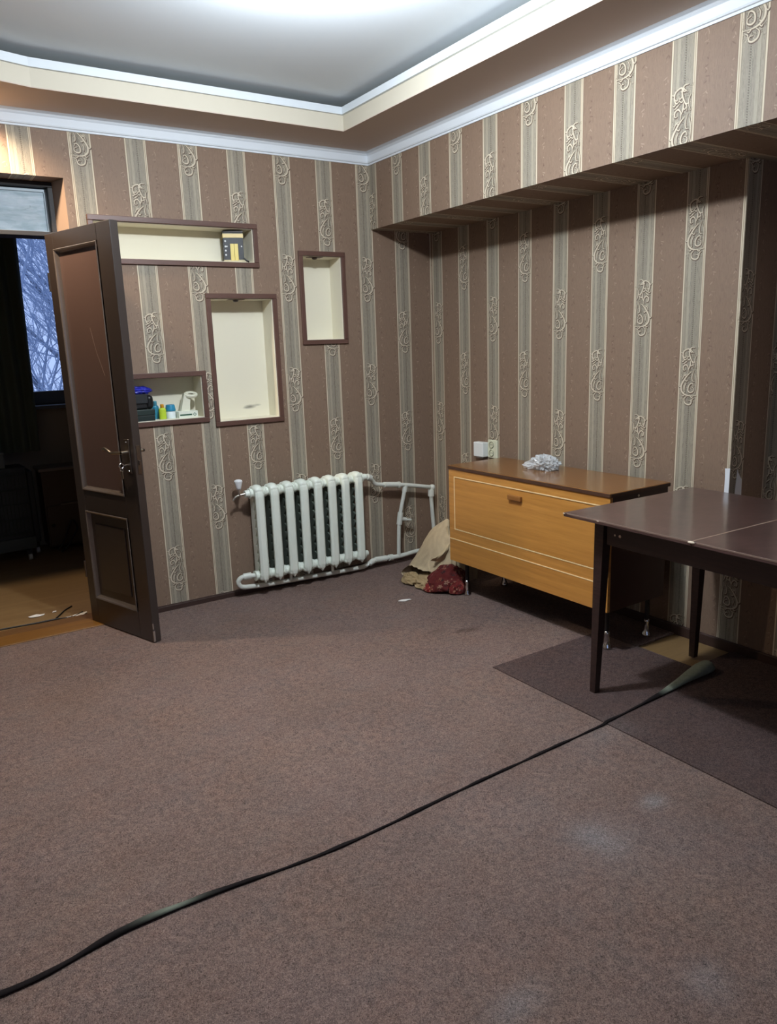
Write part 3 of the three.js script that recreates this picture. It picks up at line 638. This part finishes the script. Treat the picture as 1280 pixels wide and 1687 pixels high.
  mesh('bypass_pipe', [tube([[.152, .53, .07], [.13, .45, .07], [.104, .35, .07], [.094, .30, .07], [.086, .2, .07], [.080, .065, .07]], .013, 40, 12), rod([.105, .355, .07], [.092, .275, .07], .019), rod([.10, .315, .07], [.148, .300, .07], .014), rod([.148, .300, .07], [.188, .292, .07], .008), rod([.15, .53, .07], [.142, .49, .07], .017)], pm, P);
  mesh('return_pipe', [tube([[-.955, .135, .098], [-.99, .14, .092], [-1.04, .136, .08], [-1.062, .115, .075], [-1.05, .082, .075], [-.96, .066, .075], [-.635, .05, .07], [-.25, .038, .07], [-.19, .040, .07], [-.14, .060, .07], [-.10, .068, .07], [.08, .058, .07], [.25, .066, .07], [.385, .05, .07]], .0145, 120, 12), rod([-.985, .14, .092], [-1.03, .138, .082], .020), rod([-.11, .067, .07], [-.02, .063, .07], .0195), rod([.0, .062, .07], [.03, .06, .07], .021), rod([-.155, .05, .07], [-.12, .064, .07], .019)], pm, P);
}

// ------------------------------------------------------------------ chest
{
  const c = thing('storage_chest', 'orange-brown veneered bedding chest with drop front standing in the alcove', 'chest', [-.042, 0, .787]);
  const W = 1.159, Dp = .41, yt = .769, yb = .216;       // local: x = depth, z = length
  mesh('top', bx(-.004, Dp, yt - .018, yt, 0, W, .003), mats.chestTop, c);
  mesh('top_edging', [bx(-.0055, -.002, yt - .019, yt - .002, .001, W - .001, .001), bx(0, Dp, yt - .019, yt - .003, W - .001, W + .002, .001)], M({ color: '#4a3020', roughness: .5 }), c);
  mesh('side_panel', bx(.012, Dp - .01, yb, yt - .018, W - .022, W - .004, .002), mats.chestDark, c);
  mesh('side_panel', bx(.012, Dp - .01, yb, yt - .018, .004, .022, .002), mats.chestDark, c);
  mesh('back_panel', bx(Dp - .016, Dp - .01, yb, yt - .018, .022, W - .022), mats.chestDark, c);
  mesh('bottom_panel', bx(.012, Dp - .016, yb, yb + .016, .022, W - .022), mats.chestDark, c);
  mesh('screw', new THREE.SphereGeometry(.006, 10, 8).scale(1, 1, .4).translate(.19, yt - .034, W - .003), mats.chip, c);
  mesh('front_frame', [bx(0, .018, yt - .060, yt - .019, .003, W - .003, .002), bx(0, .018, yb, .408, .003, W - .003, .002), bx(0, .018, .408, yt - .06, .003, .052, .002), bx(0, .018, .408, yt - .06, W - .052, W - .003, .002)], mats.chest, c);
  const door = mesh('drop_front', bx(.001, .019, .410, yt - .062, .054, W - .054, .002), mats.chest, c);
  const hd = mesh('handle', bx(-.016, .002, .648, .674, .505, .60, .004), M({ color: '#8a5a2a', roughness: .45 }), door);
  const strip = (y0, y1, z0, z1) => mesh('inlay_strip', bx(-.0022, .001, y0, y1, z0, z1, .0008), mats.inlay, c);
  strip(.704, .7095, .05, W - .05); strip(.404, .4095, .05, W - .05); strip(.4095, .704, .05, .0555); strip(.4095, .704, W - .0555, W - .05); strip(.344, .3495, .006, W - .006);
  const leg = join([lathe([[0, .216], [.02, .216], [.02, .20], [.011, .195], [.011, .085], [0, .085]], 16)]);
  const foot = lathe([[0, .086], [.012, .086], [.013, .07], [.010, .06], [.014, .048], [.013, .03], [.020, .014], [.024, .004], [.022, 0], [0, 0]], 20);
  for (const [x, z] of [[.065, .075], [.065, W - .055], [Dp - .06, .075], [Dp - .06, W - .055]]) {
    const l = mesh('leg', leg.clone().translate(x, .0, z), mats.black, c);
    mesh('chrome_foot', foot.clone().translate(x, x < .1 && z > .5 ? .0132 : .0087, z), mats.chrome, l);
  }
}
// crumpled clear bag on the chest
{
  const g = new THREE.IcosahedronGeometry(1, 9), p = g.attributes.position;
  for (let i = 0; i < p.count; i++) {
    const v = V(p.getX(i), p.getY(i), p.getZ(i)).normalize();
    const a = Math.abs(perlin.noise(v.x * 2.4 + 5, v.y * 2.4, v.z * 2.4)), b = Math.abs(perlin.noise(v.x * 6, v.y * 6 + 9, v.z * 6));
    let r = 1 - .5 * a - .5 * b; r += Math.max(0, v.dot(V(-.5, -.25, -.83).normalize()) - .86) * 3.4;
    p.setXYZ(i, v.x * .075 * r, Math.max(-.0295, v.y * .056 * r), v.z * .105 * r);
  }
  const gg = g.toNonIndexed ? g.clone() : g; gg.computeVertexNormals();
  const m = mesh('plastic_bag', gg, MP({ color: '#eceff0', roughness: .22, transmission: .5, thickness: 0, flatShading: true }));
  m.position.set(.225, .7985, 1.275); tag(m, 'crumpled clear plastic bag lying on the chest top', 'bag');
}
// socket and plug on the alcove wall
{
  const pl = MP({ color: '#dfe0c6', roughness: .35 });
  const s = thing('wall_socket', 'cream double wall socket above the chest', 'socket', [D, .792, .604]);
  mesh('plate', bx(-.012, .0005, -.056, .056, -.043, .043, .004), pl, s);
  for (const y of [-.025, .026]) { const o = mesh('outlet', lathe([[0, 0], [.015, 0], [.018, .004], [.020, .007], [.021, 0]], 20).rotateZ(Math.PI / 2).translate(-.0115, y, -.006), M({ color: '#a9aa8e', roughness: .5 }), s); mesh('pin_hole', [rod([-.0125, y, -.012], [-.0118, y, -.012], .003), rod([-.0125, y, .0], [-.0118, y, .0], .003)], mats.black, o); }
  const a = thing('plug_adapter', 'white plug-in adapter on the wall left of the cream socket', 'adapter', [D, .786, .508]);
  mesh('body', bx(-.045, .0005, -.048, .044, -.047, .047, .006), MP({ color: '#eef1ee', roughness: .35 }), a); mesh('lower_edge', bx(-.038, .0, -.055, -.047, -.03, .035, .002), M({ color: '#8d8a86', roughness: .5 }), a);
}

// ------------------------------------------------------------------ cloth bundle by the chest
function clothBlob(rx, ry, rz, seedN, amp, lean) {
  const g = new THREE.SphereGeometry(1, 96, 64), p = g.attributes.position;
  for (let i = 0; i < p.count; i++) {
    const v = V(p.getX(i), p.getY(i), p.getZ(i));
    const n1 = perlin.noise(v.x * 1.8 + seedN, v.y * 1.8, v.z * 1.8), n2 = 1 - Math.abs(perlin.noise(v.x * 3.1 - seedN, v.y * 2.2 + n1, v.z * 3.1)) * 2, n3 = perlin.noise(v.x * 9, v.y * 9 + seedN, v.z * 9);
    const r = 1 + amp * (.8 * n1 + .5 * n2 + .12 * n3);
    let y = v.y * ry * r; if (y < 0) y *= .18;
    p.setXYZ(i, v.x * rx * r + lean[0] * Math.max(0, v.y), y, v.z * rz * r + lean[1] * Math.max(0, v.y));
  }
  g.computeVertexNormals(); g.computeBoundingBox(); return g.translate(0, -g.boundingBox.min.y, 0);
}
{
  seed = 91;
  const linen = noiseTex(256, (x, y) => { const v = .86 + .08 * tileNoise(x, y, 256, 9, 2) + .1 * (rnd() - .5) + ((x ^ y) & 1 ? .03 : -.03); return [cl(206 * v), cl(184 * v), cl(148 * v)]; }, true);
  const sack = thing('beige_cloth', 'crumpled beige cloth sack slumped against the left end of the chest', 'cloth', [.07, .0085, .50]);
  const cm = MP({ map: linen, roughness: .95, sheen: .2, side: THREE.DoubleSide });
  // draped sheet: a leaning surface with folds
  const N = 80, K = 60, pos = [], uv = [], idx = [];
  const ridge = [[-.10, .0, .04], [-.125, .05, .03], [-.10, .14, .02], [-.03, .235, .0], [.035, .31, -.01], [.12, .335, .02], [.2, .25, .03]];
  for (let j = 0; j <= K; j++) for (let i = 0; i <= N; i++) {
    const a = i / N, b = j / K;                          // a: from the wall side over to the room side, b: along
    const th = Math.PI * a, prof = Math.sin(th);
    const k0 = Math.min(1, b / .52), hgt = (.085 + .245 * k0 * k0 * (3 - 2 * k0)) * Math.pow(prof, .72);
    const f = .022 * perlin.noise(a * 5, b * 4, 2) + .02 * (1 - 2 * Math.abs(perlin.noise(a * 3 + b * 3, b * 2.6, 7))) + .008 * perlin.noise(a * 14, b * 12, 4);
    const x = -.15 + b * .33 + f * .6, z = (.20 * (1 - .35 * b)) * -Math.cos(th) + .02 + f;
    pos.push(x, Math.max(0.001, hgt + f * prof * 1.5), z); uv.push(b * 2, a * 2);
  }
  for (let j = 0; j < K; j++) for (let i = 0; i < N; i++) { const q = j * (N + 1) + i; idx.push(q, q + N + 1, q + 1, q + 1, q + N + 1, q + N + 2); }
  const dg = new THREE.BufferGeometry(); dg.setAttribute('position', new THREE.Float32BufferAttribute(pos, 3)); dg.setAttribute('uv', new THREE.Float32BufferAttribute(uv, 2)); dg.setIndex(idx); dg.computeVertexNormals();
  mesh('drape', dg, cm, sack);
  // turned-over flap near the top and rolled hem at the floor
  const flap = (() => {
    const c = [[-.115, .17, .12], [-.04, .235, .135], [.015, .275, .11], [.04, .335, .06]], g = new THREE.BufferGeometry(), P = [], I = [];
    const cv = new THREE.CatmullRomCurve3(c.map((q) => V(...q)));
    for (let i = 0; i <= 40; i++) { const q = cv.getPoint(i / 40); for (let k = 0; k <= 8; k++) { const s = k / 8; P.push(q.x - .02 * s - .012 * Math.sin(s * 3), q.y - .09 * s * Math.sin(i / 40 * 3.1) + .02 * Math.sin(s * 3.14), q.z + .03 * Math.sin(s * 3.14) + .01 + .01 * perlin.noise(i * .3, k * .4, 1)); } }
    for (let i = 0; i < 40; i++) for (let k = 0; k < 8; k++) { const a = i * 9 + k; I.push(a, a + 1, a + 9, a + 1, a + 10, a + 9); }
    g.setAttribute('position', new THREE.Float32BufferAttribute(P, 3)); g.setIndex(I); g.computeVertexNormals(); return g;
  })();
  mesh('flap', flap, MP({ color: '#b9a582', roughness: .95, side: THREE.DoubleSide }), sack);
  mesh('fold', [clothBlob(.075, .055, .11, 21, .3, [.02, 0]).translate(-.13, 0, .10), clothBlob(.05, .05, .07, 33, .3, [0, 0]).translate(-.17, 0, -.02)], MP({ map: linen, color: '#e6dcc8', roughness: .95, side: THREE.DoubleSide }), sack);
  // red floral cloth
  const floral = canvasTex(512, 512, (c, w, h) => {
    seed = 15; c.fillStyle = '#7c1d17'; c.fillRect(0, 0, w, h);
    for (let i = 0; i < 150; i++) { c.fillStyle = ['#8a2a1c', '#b08a68', '#1c1418', '#2a1a1c', '#5a1018', '#8f4630', '#c8b49a'][i % 7]; const x = rnd() * w, y = rnd() * h, r = rr(6, 22); for (let k = 0; k < 5; k++) { c.beginPath(); c.ellipse(x + Math.cos(k * 1.26) * r * .7, y + Math.sin(k * 1.26) * r * .7, r * .5, r * .3, k * 1.26, 0, 7); c.fill(); } }
  });
  floral.repeat.set(2, 1.4);
  const rb = thing('red_cloth', 'crumpled red floral cloth heaped under the beige cloth by the chest foot', 'cloth', [-.005, .0085, .70]);
  mesh('heap', clothBlob(.12, .115, .105, 4, .2, [.03, .0]), M({ map: floral, color: '#b09890', roughness: .9 }), rb);
  mesh('fold', clothBlob(.05, .06, .05, 9, .25, [0, 0]).translate(.0, 0, .10), M({ map: floral, color: '#c8a8a0', roughness: .9 }), rb);
  mesh('fold', clothBlob(.055, .045, .055, 13, .25, [0, 0]).translate(-.08, 0, -.02), M({ map: floral, roughness: .9 }), rb);
}

// ------------------------------------------------------------------ dark table
{
  const T = thing('dining_table', 'old dark brown folding table with worn top in front of the alcove', 'table', [-.451, 0, 2.057], -.026);
  const L = 1.55, Dp = .798, yt = .766, j = .588;         // local: x = depth towards the wall, z = length towards the camera
  mesh('leaf', bx(0, Dp, yt - .016, yt, 0, j - .001, .003), mats.tableTop, T);
  mesh('leaf', bx(0, Dp, yt - .016, yt, j + .001, L, .003), mats.tableTop, T);
  mesh('worn_joint', [bx(.004, Dp - .004, yt - .002, yt + .0004, j - .0035, j + .0035)], M({ color: '#8d7868', roughness: .6 }), T);
  mesh('worn_edge', [bx(-.0006, .0018, yt - .006, yt + .0003, .02, j - .01, .0008), bx(-.0006, .0018, yt - .006, yt + .0003, j + .02, L - .02, .0008)], M({ color: '#7d675a', roughness: .6 }), T);
  for (const [z, w] of [[j, .014], [.003, .007], [.18, .008]]) mesh('chip', new THREE.IcosahedronGeometry(w, 1).scale(.5, .35, 1.1).translate(.002, yt - .004, z), mats.chip, T);
  const y1 = yt - .016, ap = .10;
  mesh('apron', bx(.085, .105, y1 - ap, y1, .15, L - .12, .002), mats.table, T);
  mesh('apron', bx(Dp - .105, Dp - .085, y1 - ap, y1, .15, L - .12, .002), mats.table, T);
  mesh('apron', bx(.12, Dp - .12, y1 - ap, y1, .115, .135, .002), mats.table, T);
  mesh('apron', bx(.12, Dp - .12, y1 - ap, y1, L - .13, L - .11, .002), mats.table, T);
  for (const z of [.19, .215]) mesh('screw', new THREE.SphereGeometry(z > .2 ? .006 : .004, 10, 8).scale(.4, 1, 1).translate(.0845, y1 - .055, z), mats.chip, T);
  for (const [x, z, ox, oz] of [[.1, .118, -1, -1], [Dp - .1, .128, 1, -1], [.1, L - .12, -1, 1], [Dp - .1, L - .12, 1, 1]]) {
    const g = new THREE.CylinderGeometry(.033, .019, y1 - .0135, 4, 1).rotateY(Math.PI / 4).toNonIndexed(), p = g.attributes.position, hh = y1 - .0135;
    for (let i = 0; i < p.count; i++) { const k = .5 - p.getY(i) / hh; p.setX(i, p.getX(i) + ox * k * .011); p.setZ(i, p.getZ(i) + oz * k * .014); }
    g.translate(x, hh / 2 + .0132, z); g.computeVertexNormals();
    mesh('leg', g, mats.table, T);
  }
}

// ------------------------------------------------------------------ long curled strip of cloth across the carpet
{
  const C = new THREE.CatmullRomCurve3([[-3.1, 2.37], [-2.75, 2.385], [-2.53, 2.397], [-2.31, 2.362], [-2.12, 2.366], [-1.73, 2.400], [-1.243, 2.384], [-.9, 2.376], [-.525, 2.368], [-.25, 2.352], [0, 2.33], [.165, 2.316], [.20, 2.312]].map(([x, z]) => V(x, 0, z)));
  const N = 260, K = 18, pos = [], col = [], idx = [];
  for (let i = 0; i <= N; i++) {
    const t = i / N, q = C.getPoint(t), d = C.getTangent(t), nx = d.z, nz = -d.x, x = q.x;
    const bump = (c, w) => Math.exp(-(((x - c) / w) ** 2));
    let r = .0042 + .0045 * bump(-2.24, .2) + .002 * bump(-2.6, .2) + .0008 * Math.sin(x * 21) + .0005 * Math.sin(x * 47);
    const cone = Math.max(0, Math.min(1, (x + .42) / .55)); r = r * (1 - cone) + (.006 + .023 * cone) * cone;
    if (x > .165) r *= Math.sqrt(Math.max(0.02, 1 - ((x - .165) / .036) ** 2));
    const g = Math.min(1, Math.max(0, (x + .2) / .08)) + .7 * bump(-2.2, .07), yb = x > -.532 ? .0128 : .0081;
    for (let k = 0; k < K; k++) {
      const a = k / K * 6.283, wob = 1 + .07 * Math.sin(a * 3 + x * 15);
      pos.push(q.x + nx * Math.cos(a) * r * 1.25 * wob, Math.max(yb, yb + r * .72 + Math.sin(a) * r * .82 * wob), q.z + nz * Math.cos(a) * r * 1.25 * wob);
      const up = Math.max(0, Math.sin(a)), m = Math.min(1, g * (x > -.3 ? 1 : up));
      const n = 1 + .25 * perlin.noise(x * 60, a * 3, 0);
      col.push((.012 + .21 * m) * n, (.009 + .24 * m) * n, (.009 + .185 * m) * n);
    }
  }
  for (let i = 0; i < N; i++) for (let k = 0; k < K; k++) { const a = i * K + k, b = i * K + (k + 1) % K; idx.push(a, b, a + K, b, b + K, a + K); }
  for (const [o, f] of [[0, 0], [N * K, 1]]) for (let k = 1; k < K - 1; k++) idx.push(...(f ? [o, o + k, o + k + 1] : [o, o + k + 1, o + k]));
  const g = new THREE.BufferGeometry(); g.setAttribute('position', new THREE.Float32BufferAttribute(pos, 3)); g.setAttribute('color', new THREE.Float32BufferAttribute(col, 3)); g.setIndex(idx); g.computeVertexNormals();
  tag(mesh('cloth_strip', g, MP({ vertexColors: true, roughness: .95, specularIntensity: .25 })), 'long thin curled dark strip with a grey-green rounded end lying across the carpet', 'strip');
}

renderer.render(scene, camera);
